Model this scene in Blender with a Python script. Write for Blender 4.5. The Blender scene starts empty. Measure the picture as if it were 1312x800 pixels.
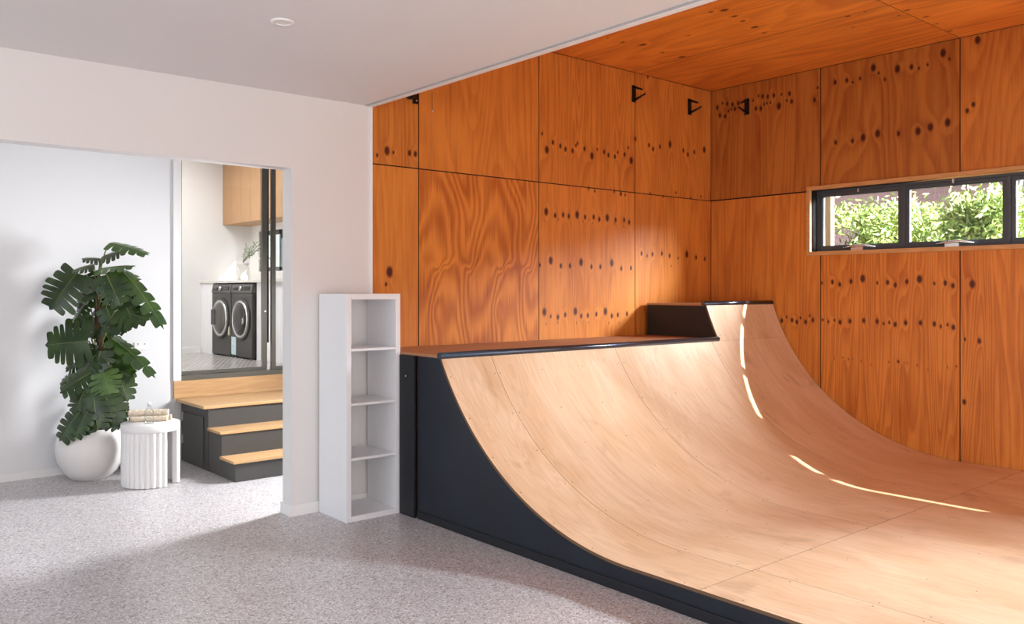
import bpy, math, random
import numpy as np
from mathutils import Vector, Matrix
C = bpy.context.scene.collection
SC = bpy.context.scene
PI = math.pi

# ------------------------------------------------------------------ helpers
class MB:
    def __init__(s): s.v = []; s.f = []; s.m = []; s.sm = []
    def add(s, vs, fs, mi=0, smooth=False):
        b = len(s.v); s.v += [tuple(p) for p in vs]
        for f in fs: s.f.append(tuple(i + b for i in f)); s.m.append(mi); s.sm.append(smooth)
        return s
    def box(s, x0, x1, y0, y1, z0, z1, mi=0):
        v = [(x, y, z) for x in (x0, x1) for y in (y0, y1) for z in (z0, z1)]
        return s.add(v, [(0, 1, 3, 2), (4, 6, 7, 5), (0, 4, 5, 1), (2, 3, 7, 6), (0, 2, 6, 4), (1, 5, 7, 3)], mi)
    def rings(s, R, mi=0, smooth=True, caps=True, closed=True):
        n = len(R[0]); v = [p for r in R for p in r]; f = []
        for i in range(len(R) - 1):
            for j in range(n if closed else n - 1):
                k = (j + 1) % n
                f.append((i * n + j, i * n + k, (i + 1) * n + k, (i + 1) * n + j))
        s.add(v, f, mi, smooth)
        if caps and closed:
            s.add(R[0], [tuple(range(n))[::-1]], mi); s.add(R[-1], [tuple(range(n))], mi)
        return s
    def tube(s, pts, r, n=10, mi=0, caps=True):
        pts = [Vector(p) for p in pts]; R = []
        rr = r if isinstance(r, (list, tuple)) else [r] * len(pts)
        up = None
        for i, p in enumerate(pts):
            t = (pts[min(i + 1, len(pts) - 1)] - pts[max(i - 1, 0)]).normalized()
            if up is None: up = Vector((0, 0, 1)) if abs(t.z) < .9 else Vector((1, 0, 0))
            a = t.cross(up).normalized(); b = a.cross(t).normalized(); up = b
            R.append([tuple(p + (a * math.cos(2 * PI * k / n) + b * math.sin(2 * PI * k / n)) * rr[i]) for k in range(n)])
        return s.rings(R, mi, True, caps)
    def lathe(s, prof, c=(0, 0, 0), n=32, mi=0, smooth=True, caps=True):
        R = [[(c[0] + r * math.cos(2 * PI * k / n), c[1] + r * math.sin(2 * PI * k / n), c[2] + z) for k in range(n)] for r, z in prof]
        return s.rings(R, mi, smooth, caps)
    def prism(s, poly, axis, a0, a1, mi=0):
        # poly in the two other axes; axis 0 -> poly (y,z); 1 -> (x,z); 2 -> (x,y)
        def P(p, a):
            return (a, p[0], p[1]) if axis == 0 else ((p[0], a, p[1]) if axis == 1 else (p[0], p[1], a))
        n = len(poly); v = [P(p, a0) for p in poly] + [P(p, a1) for p in poly]
        f = [tuple(range(n)), tuple(range(n, 2 * n))[::-1]] + [(i, i + n, (i + 1) % n + n, (i + 1) % n) for i in range(n)]
        return s.add(v, f, mi)
    def build(s, name, mats, parent=None, bevel=0, fix=True):
        me = bpy.data.meshes.new(name)
        o0 = Vector(parent.get('_o', (0, 0, 0))) if parent else Vector((0, 0, 0))
        if parent and parent.get('_o') is None: o0 = Vector((0, 0, 0))
        me.from_pydata([tuple(Vector(p) - o0) for p in s.v], [], s.f)
        for m in (mats if isinstance(mats, (list, tuple)) else [mats]): me.materials.append(m)
        me.polygons.foreach_set('material_index', s.m); me.polygons.foreach_set('use_smooth', s.sm)
        me.update()
        if fix:
            import bmesh
            bm = bmesh.new(); bm.from_mesh(me)
            bmesh.ops.remove_doubles(bm, verts=bm.verts, dist=1e-5)
            bmesh.ops.recalc_face_normals(bm, faces=bm.faces); bm.to_mesh(me); bm.free()
        o = bpy.data.objects.new(name, me); C.objects.link(o)
        if parent: o.parent = parent
        if bevel:
            b = o.modifiers.new('bevel', 'BEVEL'); b.width = bevel; b.segments = 2; b.limit_method = 'ANGLE'; b.angle_limit = .7
        return o

def thing(name, label, cat, loc=(0, 0, 0), group=None):
    o = bpy.data.objects.new(name, None); C.objects.link(o); o.location = loc
    o['label'] = label; o['category'] = cat; o['_o'] = tuple(loc); o.empty_display_size = .1
    if group: o['group'] = group
    return o
def tag(o, label, cat, group=None):
    o['label'] = label; o['category'] = cat
    if group: o['group'] = group
    return o
def struct(o): o['kind'] = 'structure'; return o
def B(x0, x1, y0, y1, z0, z1): return MB().box(x0, x1, y0, y1, z0, z1)

# ------------------------------------------------------------------ materials
def mat(name, col, rough=.5, metal=0, spec=.5, bump=None, var=None, coat=0, alpha=None, trans=0):
    m = bpy.data.materials.new(name); m.use_nodes = True; nt = m.node_tree; p = nt.nodes['Principled BSDF']
    p.inputs['Base Color'].default_value = (*col, 1); p.inputs['Roughness'].default_value = rough
    p.inputs['Metallic'].default_value = metal; p.inputs['Specular IOR Level'].default_value = spec
    p.inputs['Coat Weight'].default_value = coat; p.inputs['Transmission Weight'].default_value = trans
    tc = nt.nodes.new('ShaderNodeTexCoord')
    if var:   # (scale, col2, stretch)
        mp = nt.nodes.new('ShaderNodeMapping'); mp.inputs['Scale'].default_value = var[2]
        nz = nt.nodes.new('ShaderNodeTexNoise'); nz.inputs['Scale'].default_value = var[0]; nz.inputs['Detail'].default_value = 5
        mx = nt.nodes.new('ShaderNodeMix'); mx.data_type = 'RGBA'
        mx.inputs[6].default_value = (*col, 1); mx.inputs[7].default_value = (*var[1], 1)
        rp = nt.nodes.new('ShaderNodeMapRange'); rp.inputs[1].default_value = .35; rp.inputs[2].default_value = .65
        nt.links.new(tc.outputs['Object'], mp.inputs[0]); nt.links.new(mp.outputs[0], nz.inputs['Vector'])
        nt.links.new(nz.outputs[0], rp.inputs[0]); nt.links.new(rp.outputs[0], mx.inputs[0]); nt.links.new(mx.outputs[2], p.inputs['Base Color'])
    if bump:
        nz = nt.nodes.new('ShaderNodeTexNoise'); nz.inputs['Scale'].default_value = bump[0]
        bp_ = nt.nodes.new('ShaderNodeBump'); bp_.inputs['Strength'].default_value = bump[1]; bp_.inputs['Distance'].default_value = .002
        nt.links.new(tc.outputs['Object'], nz.inputs['Vector']); nt.links.new(nz.outputs[0], bp_.inputs['Height']); nt.links.new(bp_.outputs[0], p.inputs['Normal'])
    return m
white = mat('white_paint', (.74, .72, .712), .6, bump=(300, .05))
white_cool = mat('white_wall_hall', (.74, .745, .76), .6, bump=(300, .05))
white_trim = mat('white_trim', (.82, .81, .80), .45)
trim_grey = mat('grey_trim_edge', (.42, .46, .50), .5)
lam = mat('white_laminate', (.80, .80, .82), .35)
ceil_m = mat('ceiling_paint', (.74, .72, .72), .7)
gap_m = mat('dark_gap', (.012, .005, .003), .9)
navy = mat('navy_paint', (.005, .009, .017), .5, var=(3, (.007, .013, .024), (1, 1, 1)), bump=(60, .15))
navy_dark = mat('dark_navy_paint', (.006, .008, .013), .5)
black_box = mat('black_paint', (.012, .009, .009), .6)
pipe_m = mat('painted_steel_pipe', (.09, .11, .15), .22, metal=.85)
black_metal = mat('black_steel', (.012, .012, .013), .4, metal=.5)
alu = mat('grey_aluminium', (.07, .08, .095), .4, metal=.3)
bronze = mat('bronze_aluminium', (.125, .115, .095), .4, metal=.2)
vase_m = mat('vase_ceramic', (.58, .55, .53), .6)
silver = mat('silver_metal', (.75, .75, .76), .25, metal=.9)
char = mat('charcoal_paint', (.06, .057, .053), .5)
oak = mat('oak_tread', (.60, .37, .18), .4, var=(6, (.50, .29, .13), (.6, 10, 10)))
oak_v = mat('oak_veneer', (.44, .25, .12), .5, var=(8, (.36, .20, .095), (14, 14, .8)))
pine = mat('pine_reveal', (.62, .33, .13), .45, var=(8, (.52, .26, .09), (10, 1, 10)))
edge_ply = mat('ply_edge', (.16, .085, .04), .7)
ceramic = mat('white_ceramic', (.78, .75, .73), .55, bump=(40, .08))
leaf_m = mat('monstera_leaf', (.010, .029, .005), .28, var=(9, (.030, .064, .009), (1, 1, 1)))
leaf_light = mat('monstera_young_leaf', (.04, .095, .012), .33, var=(14, (.07, .14, .02), (1, 1, 1)))
stem_m = mat('plant_stem', (.12, .14, .04), .6)
trunk_m = mat('brown_trunk', (.09, .045, .022), .9, var=(30, (.04, .02, .01), (1, 1, .3)))
soil_m = mat('soil', (.03, .02, .012), .95)
cream = mat('cream_cotton', (.82, .74, .62), .9, var=(60, (.60, .47, .33), (1, 1, 1)), bump=(120, 1.0))
wood_end = mat('brown_wood', (.22, .12, .05), .6)
washer_m = mat('graphite_steel', (.045, .043, .042), .38, metal=.4)
washer_panel = mat('graphite_panel', (.09, .085, .08), .35, metal=.4)
chrome = mat('chrome', (.6, .6, .6), .2, metal=1)
dark_glass = mat('dark_glass', (.008, .008, .009), .08)
sticker_y = mat('cream_sticker', (.55, .5, .36), .6)
sticker_w = mat('white_sticker', (.7, .72, .72), .6, var=(90, (.25, .5, .6), (1, 1, 1)))
stone = mat('stone_counter', (.62, .60, .57), .3)
olive_m = mat('olive_leaf', (.16, .24, .12), .6, var=(40, (.3, .36, .26), (1, 1, 1)))
grey_plate = mat('grey_plate', (.45, .43, .40), .5)
tile_roof = mat('terracotta_roof', (.30, .18, .17), .8, var=(3, (.40, .27, .25), (1, 14, 1)))
brick_m = mat('house_brick', (.2, .12, .1), .9)
hedge1 = mat('hedge_leaf', (.14, .22, .04), .6, var=(9, (.36, .38, .12), (1, 1, 1)))
hedge2 = mat('dark_hedge_leaf', (.05, .12, .03), .6, var=(9, (.16, .24, .06), (1, 1, 1)))
bark_m = mat('pale_bark', (.16, .13, .12), .8)
post_m = mat('timber_post', (.42, .26, .14), .7)
grass_m = mat('grass', (.12, .16, .05), .9, var=(2, (.2, .2, .08), (1, 1, 1)))
light_m = mat('downlight_lens', (.75, .74, .73), .4)

def glass_mat(name, tint=(.96, .98, .98), refl=.10):
    m = bpy.data.materials.new(name); m.use_nodes = True; nt = m.node_tree; nt.nodes.clear()
    o = nt.nodes.new('ShaderNodeOutputMaterial'); t = nt.nodes.new('ShaderNodeBsdfTransparent'); g = nt.nodes.new('ShaderNodeBsdfGlossy')
    t.inputs[0].default_value = (*tint, 1); g.inputs['Roughness'].default_value = .02
    f = nt.nodes.new('ShaderNodeFresnel'); f.inputs[0].default_value = 1.45
    ml = nt.nodes.new('ShaderNodeMath'); ml.operation = 'MULTIPLY'; ml.inputs[1].default_value = refl * 10
    x = nt.nodes.new('ShaderNodeMixShader'); nt.links.new(f.outputs[0], ml.inputs[0]); nt.links.new(ml.outputs[0], x.inputs[0])
    nt.links.new(t.outputs[0], x.inputs[1]); nt.links.new(g.outputs[0], x.inputs[2]); nt.links.new(x.outputs[0], o.inputs[0])
    return m
glass = glass_mat('window_glass', refl=.06)
bottle_glass = glass_mat('bottle_glass', (.96, .97, .96), .045)
table_m = mat('table_white', (.80, .785, .775), .5)

def N(nt, t, **kw):
    n = nt.nodes.new(t)
    for k, v in kw.items():
        if k.startswith('i'): n.inputs[int(k[1:])].default_value = v
        else: setattr(n, k, v)
    return n
def math_(nt, op, a, b=None, c=None):
    n = nt.nodes.new('ShaderNodeMath'); n.operation = op
    for i, x in enumerate((a, b, c)):
        if x is None: continue
        if isinstance(x, (int, float)): n.inputs[i].default_value = x
        else: nt.links.new(x, n.inputs[i])
    return n.outputs[0]
def mixc(nt, fac, a, b):
    n = nt.nodes.new('ShaderNodeMix'); n.data_type = 'RGBA'
    for i, x in ((0, fac), (6, a), (7, b)):
        if isinstance(x, (int, float)): n.inputs[i].default_value = x
        elif isinstance(x, tuple): n.inputs[i].default_value = (*x, 1)
        else: nt.links.new(x, n.inputs[i])
    return n.outputs[2]
def ramp_(nt, x, a, b):
    n = nt.nodes.new('ShaderNodeMapRange'); n.interpolation_type = 'SMOOTHSTEP'
    nt.links.new(x, n.inputs[0]); n.inputs[1].default_value = a; n.inputs[2].default_value = b
    return n.outputs[0]

def plywood_mat(name, light, dark, knot):
    m = bpy.data.materials.new(name); m.use_nodes = True; nt = m.node_tree; p = nt.nodes['Principled BSDF']; L = nt.links
    at = {}
    for k in ('phase', 'knot', 'tone', 'fig', 'guv'):
        a = nt.nodes.new('ShaderNodeAttribute'); a.attribute_name = k; at[k] = a
    mp = N(nt, 'ShaderNodeMapping'); mp.inputs['Scale'].default_value = (55, 2.2, 1); L.new(at['guv'].outputs['Vector'], mp.inputs[0])
    fib = N(nt, 'ShaderNodeTexNoise'); fib.inputs['Scale'].default_value = 1; fib.inputs['Detail'].default_value = 4; L.new(mp.outputs[0], fib.inputs['Vector'])
    mp2 = N(nt, 'ShaderNodeMapping'); mp2.inputs['Scale'].default_value = (5, 1.6, 1); L.new(at['guv'].outputs['Vector'], mp2.inputs[0])
    blo = N(nt, 'ShaderNodeTexNoise'); blo.inputs['Scale'].default_value = 1; blo.inputs['Detail'].default_value = 3; L.new(mp2.outputs[0], blo.inputs['Vector'])
    ph = math_(nt, 'ADD', at['phase'].outputs['Fac'], math_(nt, 'MULTIPLY', fib.outputs[0], .35))
    fr = math_(nt, 'FRACT', ph)                      # ring saw: slow rise, sharp dark latewood line
    sharp = math_(nt, 'MULTIPLY', ramp_(nt, fr, .15, .86), math_(nt, 'SUBTRACT', 1.0, ramp_(nt, fr, .87, 1.0)))
    soft = math_(nt, 'MULTIPLY_ADD', math_(nt, 'SINE', math_(nt, 'MULTIPLY', ph, 2 * PI)), .42, .42)
    isw = math_(nt, 'GREATER_THAN', at['fig'].outputs['Fac'], .8)
    line = math_(nt, 'ADD', math_(nt, 'MULTIPLY', soft, isw), math_(nt, 'MULTIPLY', sharp, math_(nt, 'SUBTRACT', 1.0, isw)))
    f1 = math_(nt, 'MULTIPLY', line, math_(nt, 'MULTIPLY', at['fig'].outputs['Fac'], .62))
    f2 = math_(nt, 'MULTIPLY', math_(nt, 'SUBTRACT', fib.outputs[0], .42), .9)
    f3 = math_(nt, 'MULTIPLY', math_(nt, 'SUBTRACT', blo.outputs[0], .45), 1.1)
    fac = math_(nt, 'ADD', math_(nt, 'ADD', f1, f2), f3)
    n = nt.nodes.new('ShaderNodeClamp'); L.new(fac, n.inputs[0]); fac = n.outputs[0]
    c = mixc(nt, fac, light, dark)
    c = mixc(nt, ramp_(nt, at['knot'].outputs['Fac'], .05, .9), c, knot)
    mul = nt.nodes.new('ShaderNodeVectorMath'); mul.operation = 'SCALE'; L.new(c, mul.inputs[0]); L.new(at['tone'].outputs['Fac'], mul.inputs['Scale'])
    L.new(mul.outputs[0], p.inputs['Base Color'])
    p.inputs['Roughness'].default_value = .42; p.inputs['Specular IOR Level'].default_value = .3
    return m
ply_wall = plywood_mat('pine_plywood', (.69, .245, .042), (.38, .090, .013), (.085, .016, .006))

def rampply_mat():
    m = bpy.data.materials.new('ramp_plywood'); m.use_nodes = True; nt = m.node_tree; p = nt.nodes['Principled BSDF']; L = nt.links
    a = nt.nodes.new('ShaderNodeAttribute'); a.attribute_name = 'guv'
    def nz(sc, det=4, dist=0):
        mp = N(nt, 'ShaderNodeMapping'); mp.inputs['Scale'].default_value = sc; L.new(a.outputs['Vector'], mp.inputs[0])
        n = N(nt, 'ShaderNodeTexNoise'); n.inputs['Scale'].default_value = 1; n.inputs['Detail'].default_value = det; n.inputs['Distortion'].default_value = dist
        L.new(mp.outputs[0], n.inputs['Vector']); return n.outputs[0]
    big = nz((3.0, 1.3, 1), 5, .6); fib = nz((60, 3.5, 1), 4); cat = nz((5, .55, 1), 2, 1.2); blot = nz((5, 3, 1), 6, .5)
    fr = math_(nt, 'FRACT', math_(nt, 'MULTIPLY', cat, 11))
    line = math_(nt, 'MULTIPLY', ramp_(nt, fr, .3, .9), math_(nt, 'SUBTRACT', 1.0, ramp_(nt, fr, .9, .99)))
    c = mixc(nt, ramp_(nt, big, .35, .68), (.80, .58, .385), (.70, .465, .275))
    c = mixc(nt, math_(nt, 'MULTIPLY', line, .16), c, (.42, .21, .09))
    c = mixc(nt, math_(nt, 'MULTIPLY', ramp_(nt, fib, .4, .75), .2), c, (.50, .28, .14))
    c = mixc(nt, math_(nt, 'MULTIPLY', ramp_(nt, blot, .58, .74), .42), c, (.42, .23, .12))
    L.new(c, p.inputs['Base Color']); p.inputs['Specular IOR Level'].default_value = .5
    r = math_(nt, 'ADD', math_(nt, 'MULTIPLY', blot, .22), .26); L.new(r, p.inputs['Roughness'])
    return m
ply_ramp = rampply_mat()
screw_m = mat('screw_head', (.08, .045, .03), .5)

def terrazzo():
    m = bpy.data.materials.new('terrazzo'); m.use_nodes = True; nt = m.node_tree; p = nt.nodes['Principled BSDF']; L = nt.links
    tc = N(nt, 'ShaderNodeTexCoord')
    def vor(s, r=1):
        v = N(nt, 'ShaderNodeTexVoronoi'); v.inputs['Scale'].default_value = s; v.inputs['Randomness'].default_value = r; L.new(tc.outputs['Object'], v.inputs['Vector']); return v
    a = vor(165); b = vor(95)
    sx = N(nt, 'ShaderNodeSeparateColor'); L.new(a.outputs['Color'], sx.inputs[0])
    sy = N(nt, 'ShaderNodeSeparateColor'); L.new(b.outputs['Color'], sy.inputs[0])
    nz = N(nt, 'ShaderNodeTexNoise'); nz.inputs['Scale'].default_value = 1.3; L.new(tc.outputs['Object'], nz.inputs['Vector'])
    base = mixc(nt, nz.outputs[0], (.58, .55, .56), (.52, .495, .51))
    c = mixc(nt, ramp_(nt, sx.outputs[0], .66, .70), base, (.38, .36, .37))
    c = mixc(nt, ramp_(nt, sx.outputs[1], .86, .88), c, (.80, .78, .77))
    c = mixc(nt, ramp_(nt, sy.outputs[0], .88, .90), c, (.30, .26, .25))
    L.new(c, p.inputs['Base Color']); p.inputs['Roughness'].default_value = .32; p.inputs['Specular IOR Level'].default_value = .45
    return m
floor_m = terrazzo()
def mosaic():
    m = bpy.data.materials.new('mosaic_tiles'); m.use_nodes = True; nt = m.node_tree; p = nt.nodes['Principled BSDF']; L = nt.links
    tc = N(nt, 'ShaderNodeTexCoord'); br = N(nt, 'ShaderNodeTexBrick'); L.new(tc.outputs['Object'], br.inputs['Vector'])
    br.inputs['Scale'].default_value = 1; br.inputs['Brick Width'].default_value = .05; br.inputs['Row Height'].default_value = .05; br.inputs['Mortar Size'].default_value = .004
    br.inputs['Color1'].default_value = (.5, .47, .45, 1); br.inputs['Color2'].default_value = (.42, .40, .385, 1); br.inputs['Mortar'].default_value = (.24, .22, .21, 1)
    L.new(br.outputs[0], p.inputs['Base Color']); p.inputs['Roughness'].default_value = .25
    return m
mosaic_m = mosaic()

# ------------------------------------------------------------------ plywood walls
Yw, Xc = 5.256, 7.118
K1 = [(3.216,2.464,8),(3.297,2.504,18),(3.351,2.498,8),(3.49,2.508,12),(3.541,2.506,12),(4.809,2.807,8),(4.863,2.679,18),(4.932,2.749,12),(5.019,2.728,12),(5.08,2.706,12),(5.165,2.702,12),(5.204,2.752,8),(5.224,2.773,8),(5.309,2.736,12),(5.402,2.683,18),(5.47,2.747,8),(5.558,2.734,12),(5.614,2.711,12),(5.698,2.706,12),(5.735,2.749,8),(5.827,2.739,12),(5.879,2.807,8),(5.917,2.693,18),(5.362,2.393,8),(5.437,2.376,8),(5.692,2.39,8),(5.778,2.377,12),(5.836,2.371,8),(4.855,2.159,18),(4.959,2.133,12),(5.052,2.144,12),(5.119,2.136,12),(5.22,2.154,18),(5.317,2.14,12),(5.424,2.146,12),(5.496,2.13,12),(5.598,2.149,18),(5.707,2.135,12),(5.822,2.141,12),(5.889,2.124,12),(4.996,2.101,5),(5.295,2.099,5),(5.367,2.117,5),(5.416,2.09,5),(5.692,2.1,5),(5.813,2.079,5),(4.784,1.709,8),(4.907,1.75,18),(5.025,1.708,12),(5.133,1.71,12),(5.267,1.744,18),(5.396,1.707,12),(5.51,1.709,12),(5.657,1.746,18),(5.783,1.698,12),(5.914,1.704,12),(4.835,1.319,18),(4.907,1.28,8),(4.991,1.272,12),(5.076,1.29,12),(5.198,1.317,18),(5.27,1.276,12),(5.351,1.279,12),(5.458,1.289,12),(5.574,1.311,18),(5.657,1.269,12),(5.737,1.277,12),(5.859,1.285,12),(4.855,1.218,5),(4.991,1.224,6),(5.214,1.215,6),(5.359,1.219,5),(5.618,1.205,6),(5.752,1.205,6),(3.319,1.632,22),(3.29,1.543,9),(5.974,2.898,12),(6.167,2.862,12),(6.227,2.832,12),(6.325,2.865,12),(6.473,2.903,18),(6.677,2.865,12),(6.748,2.834,12),(6.849,2.868,12),(7.009,2.908,18),(6.149,3.496,8),(6.67,3.496,6),(6.061,1.842,12),(6.138,1.822,8),(6.216,1.839,12),(6.352,1.85,12),(6.468,1.831,12),(6.598,1.811,8),(6.731,1.853,18),(6.878,1.826,12),(7.017,1.814,12),(6.183,2.409,8),(6.375,2.394,8),(6.562,2.445,8),(6.792,2.408,8),(6.954,2.435,8),(3.325,1.625,9),(6.492,1.734,6),(6.094,1.326,6),(6.261,1.295,12),(6.492,1.306,8),(6.731,1.271,6)]
K2= [(5.179,3.333,12),(5.117,3.366,8),(5.062,3.352,12),(4.999,3.334,12),(4.931,3.335,12),(5.147,3.25,12),(5.086,3.232,12),(5.043,3.277,8),(5.012,3.29,8),(4.97,3.286,12),(4.762,3.333,8),(4.705,3.368,8),(4.658,3.355,12),(4.602,3.343,12),(4.535,3.343,12),(4.452,3.339,8),(4.37,3.332,12),(4.733,3.252,12),(4.676,3.243,12),(4.641,3.278,8),(4.611,3.282,8),(4.573,3.281,8),(4.482,3.234,18),(4.399,3.271,8),(4.348,3.255,12),(3.917,3.353,12),(3.807,3.35,12),(3.753,3.322,8),(3.685,3.342,8),(3.567,3.412,18),(3.52,3.358,8),(3.467,3.293,8),(3.357,3.362,18),(3.241,3.355,12),(3.182,3.332,8),(3.109,3.347,8),(2.987,3.417,18),(2.937,3.359,8),(3.912,2.817,12),(3.755,2.81,12),(3.659,2.826,18),(3.529,2.842,18),(3.349,2.817,12),(3.187,2.815,18),(3.087,2.833,18),(2.951,2.85,18),(2.725,3.464,18),(2.802,2.921,12),(2.757,2.963,12),(4.116,3.23,12),(4.087,3.335,8),(4.043,1.566,8),(3.943,1.575,12),(3.873,1.551,12),(3.769,1.577,12),(3.662,1.602,18),(3.533,1.563,8),(3.442,1.567,12),(3.377,1.544,12),(3.28,1.573,12),(3.175,1.592,18),(3.056,1.555,8),(2.97,1.559,12),(2.911,1.537,12),(2.764,1.549,18),(4.451,1.215,12),(4.402,1.25,8),(4.345,1.223,12),(4.295,1.207,12),(4.258,1.246,8),(4.206,1.21,12),(4.165,1.266,8),(4.135,1.229,12),(4.035,1.234,8),(3.983,1.218,8),(3.925,1.232,8),(3.871,1.217,12),(3.779,1.229,12),(3.652,1.237,12),(3.533,1.233,12),(3.478,1.216,8),(3.428,1.227,8),(3.377,1.212,12),(3.289,1.229,12),(3.168,1.232,12),(3.056,1.226,12),(3.004,1.206,8),(2.953,1.223,8),(2.907,1.203,12),(3.928,0.894,6),(3.845,0.903,6),(3.789,0.892,6),(3.759,0.899,5),(3.677,0.885,5),(3.583,0.858,5),(3.428,0.891,6),(3.351,0.901,8),(3.303,0.89,5),(3.274,0.89,5),(3.192,0.879,5),(3.104,0.85,5),(2.955,0.882,6),(2.884,0.891,6),(2.82,1.11,8),(2.712,1.102,12),(2.824,0.614,12)]
KC= [(5.085,3.756,12),(5.128,3.67,18),(5.299,3.704,12),(5.441,3.728,12),(5.636,3.756,18),(5.818,3.792,12),(5.167,4.681,12),(4.984,4.679,8),(5.343,4.619,18),(5.645,4.662,12),(5.878,4.643,18),(5.933,3.164,12),(5.932,3.034,8),(6.128,2.819,12),(6.384,2.8,12),(6.194,2.911,8),(6.875,2.834,12),(6.605,2.821,8),(6.207,3.269,8),(5.426,4.219,8)]

def figure(u, v, style, seed):
    rs = np.random.RandomState(seed)
    per, K, m, namp = {'line': (.60, 1.6, .3, .9), 'cath': (.60, 2.6, 1.2, .8), 'flow': (1.2, 2.0, .5, 1.5), 'oval': (.52, 1.9, .5, 2.0), 'arch': (.60, 2.3, 0, .22)}[style]
    if style == 'arch':
        w1 = .028 * np.sin(v * 5 + 1) + .015 * np.sin(v * 11)
        x = (u - 4.00 + w1 + .3) % .6 - .3; y = (u - 3.86 + .03 * np.sin(v * 6) + .3) % .6 - .3
        v0 = 1.70 + .035 * np.cos(2 * PI * u / .3) + .015 * np.sin(u * 60)
        up = 3.4 * np.exp(-(x / .125) ** 2) + .5 * np.exp(-(y / .07) ** 2) + 3.0 * (v - v0)
        lo = 2.6 * np.exp(-(y / .15) ** 4) + .8 * np.exp(-((y + .1) / .05) ** 2) * np.exp(-((v - 1.35) / .12) ** 2) + 2.6 * (v0 - v)
        k = 1 / (1 + np.exp(-(v - v0) / .02))
        return up * k + (lo + .4) * (1 - k) + .18 * np.sin(u * 9 + v * 3.5) + .10 * np.sin(u * 23 - v * 6)
    h = K * np.cos(2 * PI * u / per + rs.rand() * 6) + .25 * K * np.cos(4 * PI * u / per + rs.rand() * 6)
    n = 0
    for k in range(1, 5):
        for q in range(3):
            n = n + (1 / k) * math.cos(q) ** 0 * np.cos(2 * PI * k * u / per + (rs.rand() - .5) * 2 * 1.5 * (1 + q) * v + rs.rand() * 6.28) * (.5 if q else 1)
    return h + namp * n * .5 + m * v * 2 + u * 4 * (1 if style == 'line' else 0)

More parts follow.
